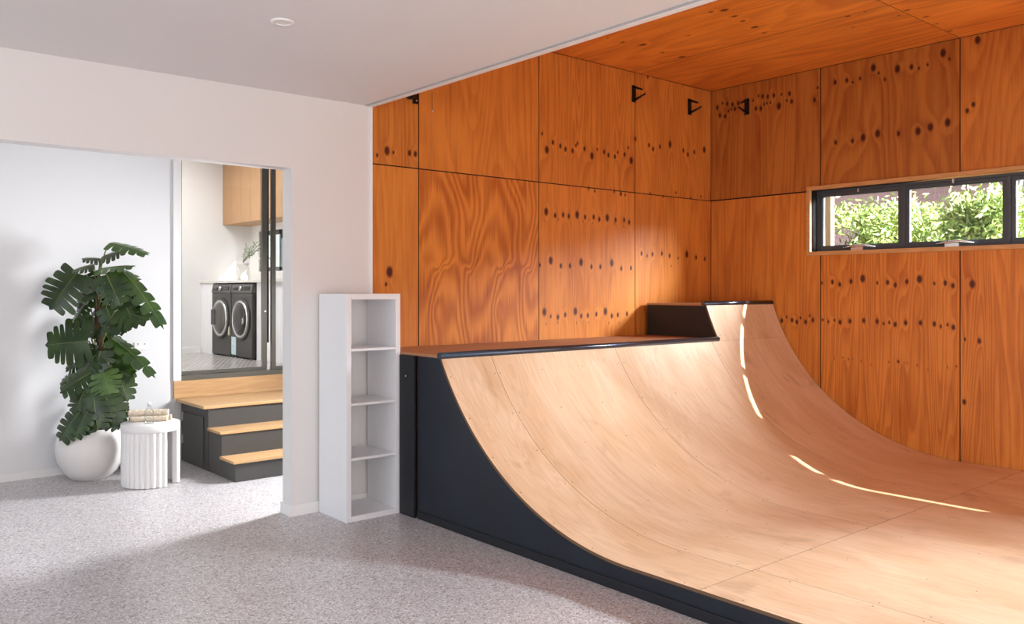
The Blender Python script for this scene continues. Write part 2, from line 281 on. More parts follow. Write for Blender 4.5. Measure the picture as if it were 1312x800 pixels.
def ply_sheet_wall(name, tf, u0, u1, v0, v1, us, vs, panels, knots, holes=(), step=.008, back=None, gap=.004):
    """tf(u,v,d)->xyz; us, vs joint positions; panels dict[(i,j)]=(style,fig,tone); d depth behind face"""
    V, F, A = [], [], {'phase': [], 'knot': [], 'tone': [], 'fig': [], 'guv': []}; base = 0
    ue = [u0] + [x for x in us if u0 < x < u1] + [u1]; ve = [v0] + [x for x in vs if v0 < x < v1] + [v1]
    kn = np.array([(a, b, r / 1000) for a, b, r in knots]) if len(knots) else np.zeros((0, 3))
    for i in range(len(ue) - 1):
        for j in range(len(ve) - 1):
            style, fg, tone = panels.get((i, j), ('line', .5, 1.0))
            a0 = ue[i] + (gap if i else 0); a1 = ue[i + 1] - gap; b0 = ve[j] + (gap if j else 0); b1 = ve[j + 1] - gap
            gu = np.linspace(a0, a1, max(2, int((a1 - a0) / step) + 1)); gv = np.linspace(b0, b1, max(2, int((b1 - b0) / (step * 1.25)) + 1))
            for h in holes:
                for k, g in ((0, 'u'), (1, 'u'), (2, 'v'), (3, 'v')):
                    arr = gu if g == 'u' else gv
                    if arr[0] < h[k] < arr[-1]: arr[np.abs(arr - h[k]).argmin()] = h[k]
            U, W = np.meshgrid(gu, gv, indexing='ij')
            ph = figure(U, W, style, 7 + 13 * i + 31 * j + len(name)); kk = np.zeros_like(U)
            for a, b, r in kn:
                if a0 - .2 < a < a1 + .2 and b0 - .3 < b < b1 + .3:
                    du = (U - a); dv = (W - b)
                    d2 = (du / r) ** 2 + (dv / (r * 1.55)) ** 2
                    kk = np.maximum(kk, np.exp(-(d2 * .55) ** 1.6) * (1 if r > .007 else .75))
                    kk = np.maximum(kk, .22 * np.exp(-((du / (r * 1.6)) ** 2 + ((dv - r * 2) / (r * 4)) ** 2)))
                    ph = ph + (.75 * min(1, r / .012)) * np.exp(-((du / (r * 2.6)) ** 2 + (dv / (r * 4.5)) ** 2))
            nu, nv = U.shape
            P = tf(U, W, 0); V.append(np.stack(P, -1).reshape(-1, 3))
            idx = (np.arange(nu * nv).reshape(nu, nv) + base)
            q = np.stack([idx[:-1, :-1], idx[1:, :-1], idx[1:, 1:], idx[:-1, 1:]], -1)
            cu = (U[:-1, :-1] + U[1:, 1:]) / 2; cv = (W[:-1, :-1] + W[1:, 1:]) / 2; ok = np.ones(cu.shape, bool)
            for h in holes: ok &= ~((cu > h[0]) & (cu < h[1]) & (cv > h[2]) & (cv < h[3]))
            F.append(q[ok]); base += nu * nv
            A['phase'].append(ph.ravel()); A['knot'].append(kk.ravel()); A['tone'].append(np.full(nu * nv, tone)); A['fig'].append(np.full(nu * nv, fg))
            A['guv'].append(np.stack([U + 3 * i + 17 * j, W + 5 * i, np.full_like(U, i * 3.1 + j * 7.7)], -1).reshape(-1, 3))
    V = np.concatenate(V); F = np.concatenate(F); nb = len(V)
    # backing boxes (solid wall behind, around the holes)
    mbk = MB(); back(mbk)
    bv = np.array(mbk.v) if mbk.v else np.zeros((0, 3)); bf = np.array([f for f in mbk.f]) + nb if mbk.f else np.zeros((0, 4), int)
    Va = np.concatenate([V, bv]); Fa = np.concatenate([F, bf])
    me = bpy.data.meshes.new(name); me.vertices.add(len(Va)); me.vertices.foreach_set('co', Va.astype(np.float32).ravel())
    me.loops.add(len(Fa) * 4); me.loops.foreach_set('vertex_index', Fa.astype(np.int32).ravel())
    me.polygons.add(len(Fa)); me.polygons.foreach_set('loop_start', (np.arange(len(Fa)) * 4).astype(np.int32))
    me.polygons.foreach_set('material_index', np.concatenate([np.zeros(len(F), np.int32), np.array(mbk.m, np.int32) + 1]))
    me.materials.append(ply_wall); me.materials.append(gap_m); me.materials.append(white_trim)
    me.update(calc_edges=True); me.validate()
    for k, arr in A.items():
        arr = np.concatenate(arr); pad = len(Va) - nb
        if k == 'guv':
            at = me.attributes.new(k, 'FLOAT_VECTOR', 'POINT'); at.data.foreach_set('vector', np.concatenate([arr, np.zeros((pad, 3))]).astype(np.float32).ravel())
        else:
            at = me.attributes.new(k, 'FLOAT', 'POINT'); at.data.foreach_set('value', np.concatenate([arr, np.zeros(pad)]).astype(np.float32).ravel())
    o = bpy.data.objects.new(name, me); C.objects.link(o); return struct(o)
# W1: plywood wall at Y = Yw, u = X, v = Z
GU = [3.571, 4.771, 5.971]
def back1(mb): mb.box(3.17, 7.30, Yw + .006, Yw + .15, 0, 3.60)
ply_sheet_wall('wall_north', lambda u, v, d: (u, np.full_like(u, Yw), v), 3.172, Xc, .0, 3.51, GU, [2.4],
    {(0, 0): ('line', .35, 1.0), (0, 1): ('line', .45, .92), (1, 0): ('arch', 1.15, 1.06), (1, 1): ('flow', .4, 1.0),
     (2, 0): ('line', .35, 1.06), (2, 1): ('oval', .55, .98), (3, 0): ('line', .4, 1.02), (3, 1): ('cath', .4, .98)}, K1, back=back1)
# W2: plywood wall at X = Xc, u = Y, v = Z
WY0, WY1, WZ0, WZ1 = 1.645, 4.150, 1.850, 2.408      # window opening
VY0, VY1 = -.62, 1.27
def back2(mb):
    x0, x1 = Xc + .006, Xc + .17
    mb.box(x0, x1, -3.6, 5.40, 0, WZ0); mb.box(x0, x1, -3.6, 5.40, WZ1, 3.60)
    for a, b in ((-3.6, VY0), (VY1, WY0), (WY1, 5.40)): mb.box(x0, x1, a, b, WZ0, WZ1)
ply_sheet_wall('wall_east', lambda u, v, d: (np.full_like(u, Xc), u, v), -3.5, Yw, .0, 3.51, [-1.944, -.744, .456, 1.656, 2.856, 4.056], [2.4],
    {(6, 0): ('line', .55, .95), (6, 1): ('line', .8, .68), (5, 0): ('oval', .8, 1.02), (5, 1): ('flow', .8, .66), (4, 0): ('oval', .7, 1.02), (4, 1): ('flow', .5, .85)},  # low tone on the upper window wall sheets paints in their shade
    K2, holes=[(WY0, WY1, WZ0, WZ1), (VY0, VY1, WZ0, WZ1)], back=back2, step=.0095)
# plywood ceiling z = 3.51, grain along Y
def back3(mb): mb.box(3.165, 7.30, -3.6, 5.40, 3.516, 3.62)
ply_sheet_wall('ceiling_plywood', lambda u, v, d: (u, v, np.full_like(u, 3.51)), 3.17, Xc, -3.5, Yw, [3.518, 4.718, 5.918], [-1.944, .456, 2.856],
    {(2, 3): ('flow', .5, 1.25), (3, 3): ('flow', .6, 1.2), (3, 2): ('line', .5, 1.3), (2, 2): ('line', .5, 1.3), (1, 3): ('line', .5, 1.2)}, KC, back=back3, step=.014, gap=.0025)  # raised tone paints in the bounced light on the ceiling sheets

# ------------------------------------------------------------------ white shell
ZC = 2.804
struct(B(-4.6, 7.35, -3.6, 8.0, -.1, 0).build('floor', floor_m))
struct(B(-4.6, 3.165, -3.6, 5.40, ZC, ZC + .12).build('ceiling', ceil_m))
struct(B(3.02, 3.165, -3.6, 5.40, ZC + .12, 3.62).build('wall_bulkhead', white))
struct(B(3.165, 3.1715, -3.5, Yw, ZC + .03, 3.51).build('trim_5', pine))
mb = MB().box(2.556, 3.160, Yw, 5.384, 0, ZC).box(-4.6, 2.556, Yw, 5.384, 2.31, ZC).box(-4.6, -1.2, Yw, 5.384, 0, 2.31)
struct(mb.build('wall_partition', white))
# cover trims of the opening edge
mb = MB().box(3.150, 3.172, Yw - .010, Yw, 0, ZC)
struct(mb.build('trim_1', white_trim)); struct(B(3.160, 3.169, Yw - .016, Yw - .010, 0, ZC).build('trim_2', white_trim))
mb = MB().box(3.128, 3.170, -3.5, Yw - .016, ZC - .008, ZC - .001)
struct(mb.build('trim_3', white_trim)); struct(B(3.108, 3.127, -3.5, Yw - .016, ZC - .005, ZC - .001).build('trim_4', trim_grey))
# baseboards
struct(B(2.556, 3.150, Yw - .012, Yw - .0005, 0, .075).build('baseboard_partition', white_trim))
struct(B(2.544, 2.5555, Yw - .012, 5.396, 0, .075).build('baseboard_jamb', white_trim))
# hallway beyond
HY = 7.66
mb = MB().box(-4.6, 2.60, HY, HY + .12, 0, 2.75).box(4.75, 4.9, 5.384, HY, 0, 2.75)
struct(mb.build('wall_hall', white_cool))
struct(B(-4.6, 4.9, 5.384, HY + .12, 2.75, 2.87).build('ceiling_hall', ceil_m))
struct(B(-4.6, 2.60, HY - .012, HY - .0005, 0, .06).build('baseboard_hall', white_trim))
struct(B(2.60, 2.668, HY - .02, HY + .10, .70, 2.75).build('trim_6', white_trim))
struct(B(2.668, 4.9, HY + .0, HY + .10, 2.71, 2.75).build('trim_7', white_trim))
struct(B(2.60, 4.9, HY - .0, HY + .10, 0, .698).build('wall_step', white_trim))
# outer walls of the near room
struct(B(-4.6, 7.29, -3.72, -3.6, 0, 3.62).build('wall_south', white))
# laundry shell
LZ, LY, LX = .735, 10.5, 4.53
struct(B(1.6, LX, HY + .12, LY + .1, LZ - .1, LZ).build('floor_laundry', mosaic_m))
struct(B(1.6, LX + .12, LY, LY + .12, LZ, 3.4).build('wall_laundry', white))
lw = (8.35, 10.22, 1.735, 2.235)
mb = MB().box(LX, LX + .12, HY + .12, LY, LZ, lw[2]).box(LX, LX + .12, HY + .12, LY, lw[3], 3.4).box(LX, LX + .12, HY + .12, lw[0], lw[2], lw[3]).box(LX, LX + .12, lw[1], LY, lw[2], lw[3])
struct(mb.build('wall_laundry_east', white))
struct(B(1.5, 1.6, HY + .12, LY + .1, LZ, 3.4).build('wall_laundry_west', white))
struct(B(1.5, LX + .12, HY + .1, LY + .1, 3.2, 3.3).build('ceiling_laundry', ceil_m))
struct(B(1.6, 3.9, LY - .014, LY - .0005, LZ, LZ + .07).build('baseboard_laundry', white_trim))
# laundry window
w = struct(thing('window_3', '', '', (LX + .06, 9.3, 1.985))); del w['label']; del w['category']
mb = MB(); x0, x1 = LX + .02, LX + .08
for a, b in ((lw[0], lw[0] + .05), (lw[1] - .05, lw[1]), (9.62, 9.67), (9.02, 9.07)): mb.box(x0, x1, a, b, lw[2], lw[3])
mb.box(x0, x1, lw[0], lw[1], lw[2], lw[2] + .05).box(x0, x1, lw[0], lw[1], lw[3] - .05, lw[3])
mb.build('window_frame', alu, w); B(LX + .045, LX + .05, lw[0] + .05, lw[1] - .05, lw[2] + .05, lw[3] - .05).build('glass_pane', glass, w)

# sliding glass door to the laundry
d = struct(thing('door_1', '', '', (3.7, HY + .06, .70))); del d['label']; del d['category']
y0, y1 = HY + .035, HY + .075
def panel(xa, xb, ya, yb, sl, sr):
    mb = MB().box(xa, xa + sl, ya, yb, .745, 2.705).box(xb - sr, xb, ya, yb, .745, 2.705).box(xa + sl, xb - sr, ya, yb, .745, .775).box(xa + sl, xb - sr, ya, yb, 2.665, 2.705)
    mb.build('sliding_panel_frame', bronze, d, bevel=.002)
    B(xa + sl, xb - sr, (ya + yb) / 2 - .003, (ya + yb) / 2 + .003, .775, 2.665).build('glass_pane', glass, d)
panel(2.672, 3.500, HY + .048, HY + .078, .022, .048)
panel(3.528, 4.70, HY + .012, HY + .042, .042, .05)
B(2.668, 4.75, HY - .012, HY + .09, .700, .742).build('door_track', bronze, d, bevel=.002)
B(3.512, 3.519, HY + .050, HY + .076, 1.0, 2.70).build('door_seal', gap_m, d)
MB().tube([(3.478, HY + .048, 1.30), (3.478, HY + .040, 1.30)], .010, 16).build('door_lock', silver, d)

# ------------------------------------------------------------------ windows of the plywood room
def big_window(name, ya, yb, bars, clips):
    w = struct(thing(name, '', '', (Xc + .1, (ya + yb) / 2, WZ0))); del w['label']; del w['category']
    t = .035
    mb = MB()
    xa, xb = Xc - .022, Xc + .20
    mb.box(xa, xb, ya - t, yb + t, WZ0 - t, WZ0 - .0005).box(xa, xb, ya - t, yb + t, WZ1 + .0005, WZ1 + t)
    mb.box(xa, xb, ya - t, ya - .0005, WZ0 - .0005, WZ1 + .0005).box(xa, xb, yb + .0005, yb + t, WZ0 - .0005, WZ1 + .0005)
    # opening in the wall is exactly the lining's inside; outer part hides in the wall thickness
    mb.build('timber_lining', pine, w, bevel=.002)
    x0, x1 = Xc + .095, Xc + .155; m = .022
    fr = MB().box(x0, x1, ya, yb, WZ0, WZ0 + m).box(x0, x1, ya, yb, WZ1 - m, WZ1).box(x0, x1, ya, ya + m, WZ0 + m, WZ1 - m).box(x0, x1, yb - m, yb, WZ0 + m, WZ1 - m)
    for b in bars: fr.box(x0, x1, b - .014, b + .014, WZ0 + m, WZ1 - m)
    fr.build('window_frame', alu, w, bevel=.002)
    ed = [ya + m - .014] + list(bars) + [yb - m + .014]
    for k in range(len(ed) - 1):
        a, b = ed[k] + .0145, ed[k + 1] - .0145; s = .034; z0, z1 = WZ0 + m, WZ1 - m
        sx0, sx1 = x0 + .012, x1 - .012
        sh = MB().box(sx0, sx1, a, b, z0, z0 + s).box(sx0, sx1, a, b, z1 - s, z1).box(sx0, sx1, a, a + s, z0 + s, z1 - s).box(sx0, sx1, b - s, b, z0 + s, z1 - s).build('sash', alu, w, bevel=.002)
        B(sx0 + .016, sx0 + .020, a + s, b - s, z0 + s, z1 - s).build('glass_pane', glass, w)
        c = (a + b) / 2
        mb = MB().tube([(x0 - .014, c - .16, WZ0 + .028), (x0 - .014, c - .05, WZ0 + .045), (x0 - .018, c + .05, WZ0 + .040), (x0 - .014, c + .13, WZ0 + .028)], [.006, .012, .012, .006], 8)
        mb.box(x0 - .022, x0, c - .05, c + .06, WZ0 + .004, WZ0 + .034)
        mb.build('window_winder', silver, w)
        MB().tube([(x0 - .015, c + .04, WZ0 + .045), (x0 - .024, c + .045, WZ0 + .075), (x0 - .028, c + .02, WZ0 + .082)], .004, 6).build('winder_handle', black_metal, w)
        B(x0 - .008, x0, c - .008, c + .008, WZ1 - .040, WZ1 - .006).build('window_clip', silver, w)
    return w
# panel pitch: mullions at 3.36, 2.565
big_window('window_1', WY0, WY1, (2.535, 3.355), None)
big_window('window_2', VY0, VY1, (.60,), None)
# unseen awning added above the windows to narrow the sun, and verandah post
tag(B(Xc + .182, Xc + .182 + .555, -3.4, 4.75, 2.792, 2.86).build('unseen_awning', white_trim), 'flat pale unseen awning added above the plywood room windows to narrow the sun', 'awning')
# ------------------------------------------------------------------ skate ramp
RX = 3.165; RE = 7.108; ZF = .137; Y0 = 2.82; RR = 1.816
def arc(z1, n=40):
    a1 = math.acos(1 - (z1 - ZF) / RR)
    return [(Y0 + RR * math.sin(a1 * k / n), ZF + RR * (1 - math.cos(a1 * k / n)), a1 * k / n) for k in range(n + 1)]
ramp = thing('skate_ramp', 'large plywood quarter pipe skate ramp with navy sides filling the timber clad room', 'skate ramp', (RX, 1.5, 0))
def surf(name, xa, xb, prof, s0=0, th=.016, screws=None, seed=1):
    """prof: list of (y,z,angle) ; builds sheet with top, bottom, edges"""
    nx = max(2, int((xb - xa) / .3) + 1); xs = [xa + (xb - xa) * i / nx for i in range(nx + 1)]
    s = [s0]
    for i in range(1, len(prof)): s.append(s[-1] + math.hypot(prof[i][0] - prof[i - 1][0], prof[i][1] - prof[i - 1][1]))
    V = []; G = []; F = []; M = []; S = []
    n = len(prof)
    for side in (0, 1):
        for x in xs:
            for (y, z, a), ss in zip(prof, s):
                d = th * side; V.append((x, y + math.sin(a) * d, z - math.cos(a) * d)); G.append((x + seed * 3.3, ss, seed))
    def I(side, i, j): return side * (nx + 1) * n + i * n + j
    for i in range(nx):
        for j in range(n - 1):
            F.append((I(0, i, j), I(0, i + 1, j), I(0, i + 1, j + 1), I(0, i, j + 1))); M.append(0); S.append(True)
            F.append((I(1, i, j), I(1, i, j + 1), I(1, i + 1, j + 1), I(1, i + 1, j))); M.append(1); S.append(True)
    nv = len(V); V += V[:nv]; G += G[:nv]
    def I(side, i, j, nv=nv): return nv + side * (nx + 1) * n + i * n + j
    for j in range(n - 1):
        F.append((I(0, 0, j), I(0, 0, j + 1), I(1, 0, j + 1), I(1, 0, j))); M.append(1); S.append(False)
        F.append((I(0, nx, j), I(1, nx, j), I(1, nx, j + 1), I(0, nx, j + 1))); M.append(1); S.append(False)
    for i in range(nx):
        for j in (0, n - 1): F.append((I(0, i, j), I(1, i, j), I(1, i + 1, j), I(0, i + 1, j))); M.append(1); S.append(False)
    if screws:
        rs = random.Random(seed)
        for (x, ss) in screws:
            k = min(range(n - 1), key=lambda q: abs(s[q] - ss)); t = (ss - s[k]) / max(1e-6, s[k + 1] - s[k]); t = min(1, max(0, t))
            y = prof[k][0] * (1 - t) + prof[k + 1][0] * t; z = prof[k][1] * (1 - t) + prof[k + 1][1] * t; a = prof[k][2] * (1 - t) + prof[k + 1][2] * t
            x += rs.uniform(-.004, .004); b = len(V); r = .0042
            for q in range(8):
                dx = r * math.cos(q * PI / 4); ds = r * math.sin(q * PI / 4)
                V.append((x + dx, y + ds * math.cos(a) - math.sin(a) * .0012, z + ds * math.sin(a) + math.cos(a) * .0012)); G.append((0, 0, 0))
            F.append(tuple(range(b, b + 8))); M.append(2); S.append(False)
    me = bpy.data.meshes.new(name); o0 = Vector(ramp['_o']); me.from_pydata([tuple(Vector(p) - o0) for p in V], [], F)
    for m in (ply_ramp, edge_ply, screw_m): me.materials.append(m)
    me.polygons.foreach_set('material_index', M); me.polygons.foreach_set('use_smooth', S)
    at = me.attributes.new('guv', 'FLOAT_VECTOR', 'POINT'); at.data.foreach_set('vector', [c for g in G for c in g]); me.update()
    o = bpy.data.objects.new(name, me); C.objects.link(o); o.parent = ramp; return o
# sheets split at the seams: X = 3.571, 4.771, 5.971 on the curve; Y = 2.40 across the flat
seams = [RX, 3.571, 4.771, 5.971, RE]
full = arc(1.066, 44); L = RR * full[-1][2]
g = .0012
for i in range(4):
    xa, xb = seams[i] + (g if i else 0), seams[i + 1] - (g if i < 3 else 0)
    pr = [(2.40 + g, ZF, 0)] + [(2.40 + (Y0 - 2.40) * k / 6, ZF, 0) for k in range(1, 6)] + full
    sc = []
    for ss in np.arange(.10, .42 + L, .30):
        for x in (xa + .025, xb - .025): sc.append((x, float(ss)))
        if xb - xa > .8:
            for f in (.33, .66): sc.append((xa + (xb - xa) * f, float(ss)))
    surf('riding_surface', xa, xb, pr, screws=sc, seed=i + 1)
for (xa, xb) in ((RX, 3.60), (3.60, 6.0), (6.0, RE)):
    for (ya, yb) in ((2.40, 1.16), (1.16, -.04), (-.04, -1.4)):
        pr = [(yb + g + (ya - yb - 2 * g) * k / 6, ZF, 0) for k in range(7)]
        sc = [(x, float(s)) for x in ([xa + .03, xb - .03] + list(np.arange(xa + .5, xb - .3, .6))) for s in np.arange(.03, ya - yb, .3)]
        surf('flat_surface', xa + (g if xa > RX else 0), xb - g, pr, screws=sc, seed=int(xa * 7 + ya * 5) % 17 + 5)
# navy side wall under the surface (X = RX side)
prof = arc(1.066, 30)
poly = [(-1.4, .05), (-1.4, ZF - .017)] + [(y + math.sin(a) * .017, z - math.cos(a) * .017) for y, z, a in prof] + [(4.44, 1.066), (4.68, 1.066), (4.68, .05)]
MB().prism(poly, 0, RX + .003, RX + .022).build('side_panel', navy, ramp)
B(RX - .008, RX + .022, -1.4, 4.66, 0, .052).build('base_board', navy_dark, ramp, bevel=.003)
B(RX + .002, RX + .02, 4.665, 4.678, .0, 1.07).build('painted_gap_shadow', gap_m, ramp)  # dark strip standing in for the deep shadow beside the post
mb = MB().box(RX - .018, RX + .0025, 4.69, 4.862, 0, 1.066).box(RX - .0005, RX + .0025, 4.862, Yw - .02, 0, 1.066)
mb.build('end_post', navy_dark, ramp, bevel=.003)
MB().tube([(RX - .018, 4.78, .93), (RX - .023, 4.78, .93)], .006, 12).build('bolt', silver, ramp)
# deck
mb = MB().box(RX, 6.09, 4.425, Yw - .008, 1.068, 1.086)
dk = mb.build('deck', bpy.data.materials.new('tmp'), ramp); dk.data.materials.clear()
deck_m = mat('deck_plywood', (.46, .22, .10), .5, var=(5, (.36, .16, .07), (1.5, 16, 1)))
dk.data.materials.append(deck_m)
def coping(name, xa, xb, y, z, r):
    o = MB().tube([(xa, y, z), (xb, y, z)], r, 24).build(name, pipe_m, ramp); return o
coping('coping', RX - .012, 6.075, 4.413, 1.083, .0215)
# extension
EX = 6.085; ez = 1.372
a0_ = math.acos(1 - (1.0668 - ZF) / RR); a1_ = math.acos(1 - (ez - ZF) / RR)
pr = [(Y0 + RR * math.sin(a), ZF + RR * (1 - math.cos(a)), a) for a in [a0_ + (a1_ - a0_) * k / 14 for k in range(15)]]
surf('extension_surface', EX, RE, pr, s0=L + .42, screws=[(x, L + .42 + s) for x in (EX + .04, 6.6, RE - .05) for s in (.05, .27)], seed=9)
poly = [(y + math.sin(a) * .017, z - math.cos(a) * .017) for y, z, a in pr] + [(Yw - .05, ez - .008), (Yw - .05, 1.0865), (4.44, 1.0865)]
MB().prism(poly, 0, EX + .003, EX + .02).build('extension_side', black_box, ramp)
B(EX - .004, RE, 4.56, Yw - .045, ez - .007, ez + .009).build('extension_deck', deck_m, ramp)
coping('extension_coping', EX - .03, RE, 4.553, ez + .012, .0215)

# ------------------------------------------------------------------ open shelf unit
bx0, bx1, by0, by1, bh = 2.749, 3.168 - .022, 4.867, 5.236, 1.476
bx1 = 3.158
t = thing('shelf_unit', 'tall narrow white open shelf unit with four square compartments against the white wall', 'shelf', (bx0, by0, 0))
e = .036
B(bx0, bx0 + e, by0, by1, 0, bh).build('side_panel', lam, t, bevel=.0015); 
B(bx1 - e, bx1, by0, by1, 0, bh).build('side_panel', lam, t, bevel=.0015)
B(bx0 + e, bx1 - e, by0, by1, bh - e, bh).build('top_panel', lam, t, bevel=.0015); B(bx0 + e, bx1 - e, by0, by1, 0.0, e).build('bottom_panel', lam, t, bevel=.0015)
for z in (.402, .758, 1.112): B(bx0 + e, bx1 - e, by0 + .004, by1, z - .008, z + .008).build('shelf_board', lam, t)
MB().tube([(2.93, 5.20, .24), (2.935, 5.205, .21), (2.945, 5.21, .17), (2.94, 5.215, .2)], .003, 6).build('cable_hook', char, t)

# ------------------------------------------------------------------ entry steps
sx0, sx1 = 2.66, 4.74
t = thing('entry_steps', 'charcoal boxed steps with oak treads leading up to the glass laundry door', 'steps', (3.5, 7.0, 0))
fz = HY - .022
mb = MB().box(sx0 + .008, sx1, 7.005, fz, 0, .518); mb.build('landing_box', char, t, bevel=.002)
B(sx0 + .012, sx1, 6.735, 7.0045, 0, .338).build('step_box', char, t, bevel=.002); B(sx0 + .012, sx1, 6.462, 6.7345, 0, .143).build('step_box', char, t, bevel=.002)
B(sx0 - .006, sx1, 6.445, 6.7345, .1435, .166).build('tread', oak, t, bevel=.003)
B(sx0 - .004, sx1, 6.722, 7.0045, .3385, .361).build('tread', oak, t, bevel=.003)
B(sx0 - .04, sx1, 6.985, fz, .5185, .545).build('landing_top', oak, t, bevel=.003)
B(sx0 - .055, sx1, fz, HY - .001, .5455, .699).build('back_board', oak, t, bevel=.002)
dr = B(sx0 - .004, sx0 + .0075, 7.10, 7.56, .02, .44).build('cabinet_door', char, t, bevel=.002)
for z in (.20, .40):
    B(sx0 - .004, sx0 + .0005, 7.60 - .03, 7.60, z - .04, z + .03).build('hinge_plate', grey_plate, t)

# ------------------------------------------------------------------ wall outlet, downlight, brackets, cord
t = thing('power_outlet', 'small white double power outlet on the hallway wall behind the plant', 'outlet', (2.33, HY - .004, 1.02))
B(2.275, 2.39, HY - .009, HY - .0005, .985, 1.055).build('face_plate', white_trim, t, bevel=.002)
for x in (2.30, 2.355): B(x, x + .012, HY - .012, HY - .009, 1.03, 1.045).build('switch', grey_plate, t)
t = thing('recessed_downlight', 'small round white recessed downlight in the flat ceiling', 'light', (1.834, 3.865, ZC - .006))
MB().lathe([(.036, .0045), (.036, -.004), (.056, -.004), (.058, .0045)], (1.834, 3.865, ZC - .006), 40, caps=False).build('trim_ring', white_trim, t)
MB().lathe([(.0, -.001), (.036, -.001)], (1.834, 3.865, ZC - .006), 40, caps=False).build('lens', light_m, t)

def bracket(label, p, nrm, side=None, first=None):
    """plate on wall, two prongs leaving along nrm; p = plate centre on the wall"""
    p = Vector(p); nrm = Vector(nrm); tg = Vector((0, 0, 1)).cross(nrm)
    t = thing('wall_hook', label, 'hook', tuple(p), 'black forked hooks high on the plywood walls')
    if first:
        for ch in first.children:
            c = ch.copy(); C.objects.link(c); c.parent = t
    else:
        w = .026; h = .078
        def bx(a0, a1, n0, n1, z0, z1, mb):
            v = [p + tg * a + nrm * n + Vector((0, 0, z)) for a in (a0, a1) for n in (n0, n1) for z in (z0, z1)]
            mb.add(v, [(0, 1, 3, 2), (4, 6, 7, 5), (0, 4, 5, 1), (2, 3, 7, 6), (0, 2, 6, 4), (1, 5, 7, 3)])
        mb = MB(); bx(-w, w, .001, .007, -h, h, mb); mb.build('back_plate', black_metal, t, bevel=.001)
        for s, ex in ((1, .105), (-1, .145)):
            mb = MB(); a = p + Vector((0, 0, s * .062)) + nrm * .007; b = p + Vector((0, 0, s * .022)) + nrm * ex
            mb.tube([a, a.lerp(b, .5), b], [.013, .010, .008], 8); mb.build('prong', black_metal, t)
        for z in (.058, -.058):
            mb = MB().tube([p + nrm * .007 + Vector((0, 0, z)), p + nrm * .010 + Vector((0, 0, z))], .006, 8); mb.build('screw', silver, t)
    return t
b1 = bracket('black steel forked hook over the third vertical panel joint of the back plywood wall', (5.95, Yw, 3.31), (0, -1, 0))
b2 = bracket('black steel forked hook on the back plywood wall nearest its inner corner', (6.77, Yw, 3.305), (0, -1, 0), first=b1)
b3 = bracket('black steel forked hook on the window wall, just right of the corner', (Xc, 4.83, 3.285), (-1, 0, 0))
t = thing('wall_hook', 'black hook half hidden behind the white ceiling edge at the far left of the plywood', 'hook', (3.53, Yw, 2.93), 'black forked hooks high on the plywood walls')
B(3.515, 3.566, Yw - .008, Yw - .001, 2.875, 3.03).build('back_plate', black_metal, t, bevel=.001)
MB().tube([(3.53, Yw - .012, 2.93), (3.47, Yw - .03, 2.905), (3.41, Yw - .04, 2.915)], [.022, .013, .006], 8).build('prong', black_metal, t)
MB().tube([(3.535, Yw - .010, 2.965), (3.46, Yw - .03, 2.955)], [.014, .008], 8).build('prong', black_metal, t)
MB().tube([(3.545, Yw - .008, 2.90), (3.545, Yw - .012, 2.90)], .006, 8).build('screw', silver, t)
t = thing('hanging_cord', 'thin dark cord ending in a tiny white bead on the upper left plywood panel', 'cord', (3.69, Yw - .005, 2.90))
MB().tube([(3.69, Yw - .004, 2.99), (3.69, Yw - .004, 2.85)], .0016, 6).build('cord', trunk_m, t)
MB().lathe([(.001, -.008), (.006, 0), (.001, .008)], (3.69, Yw - .008, 2.842), 10).build('bead', white_trim, t)

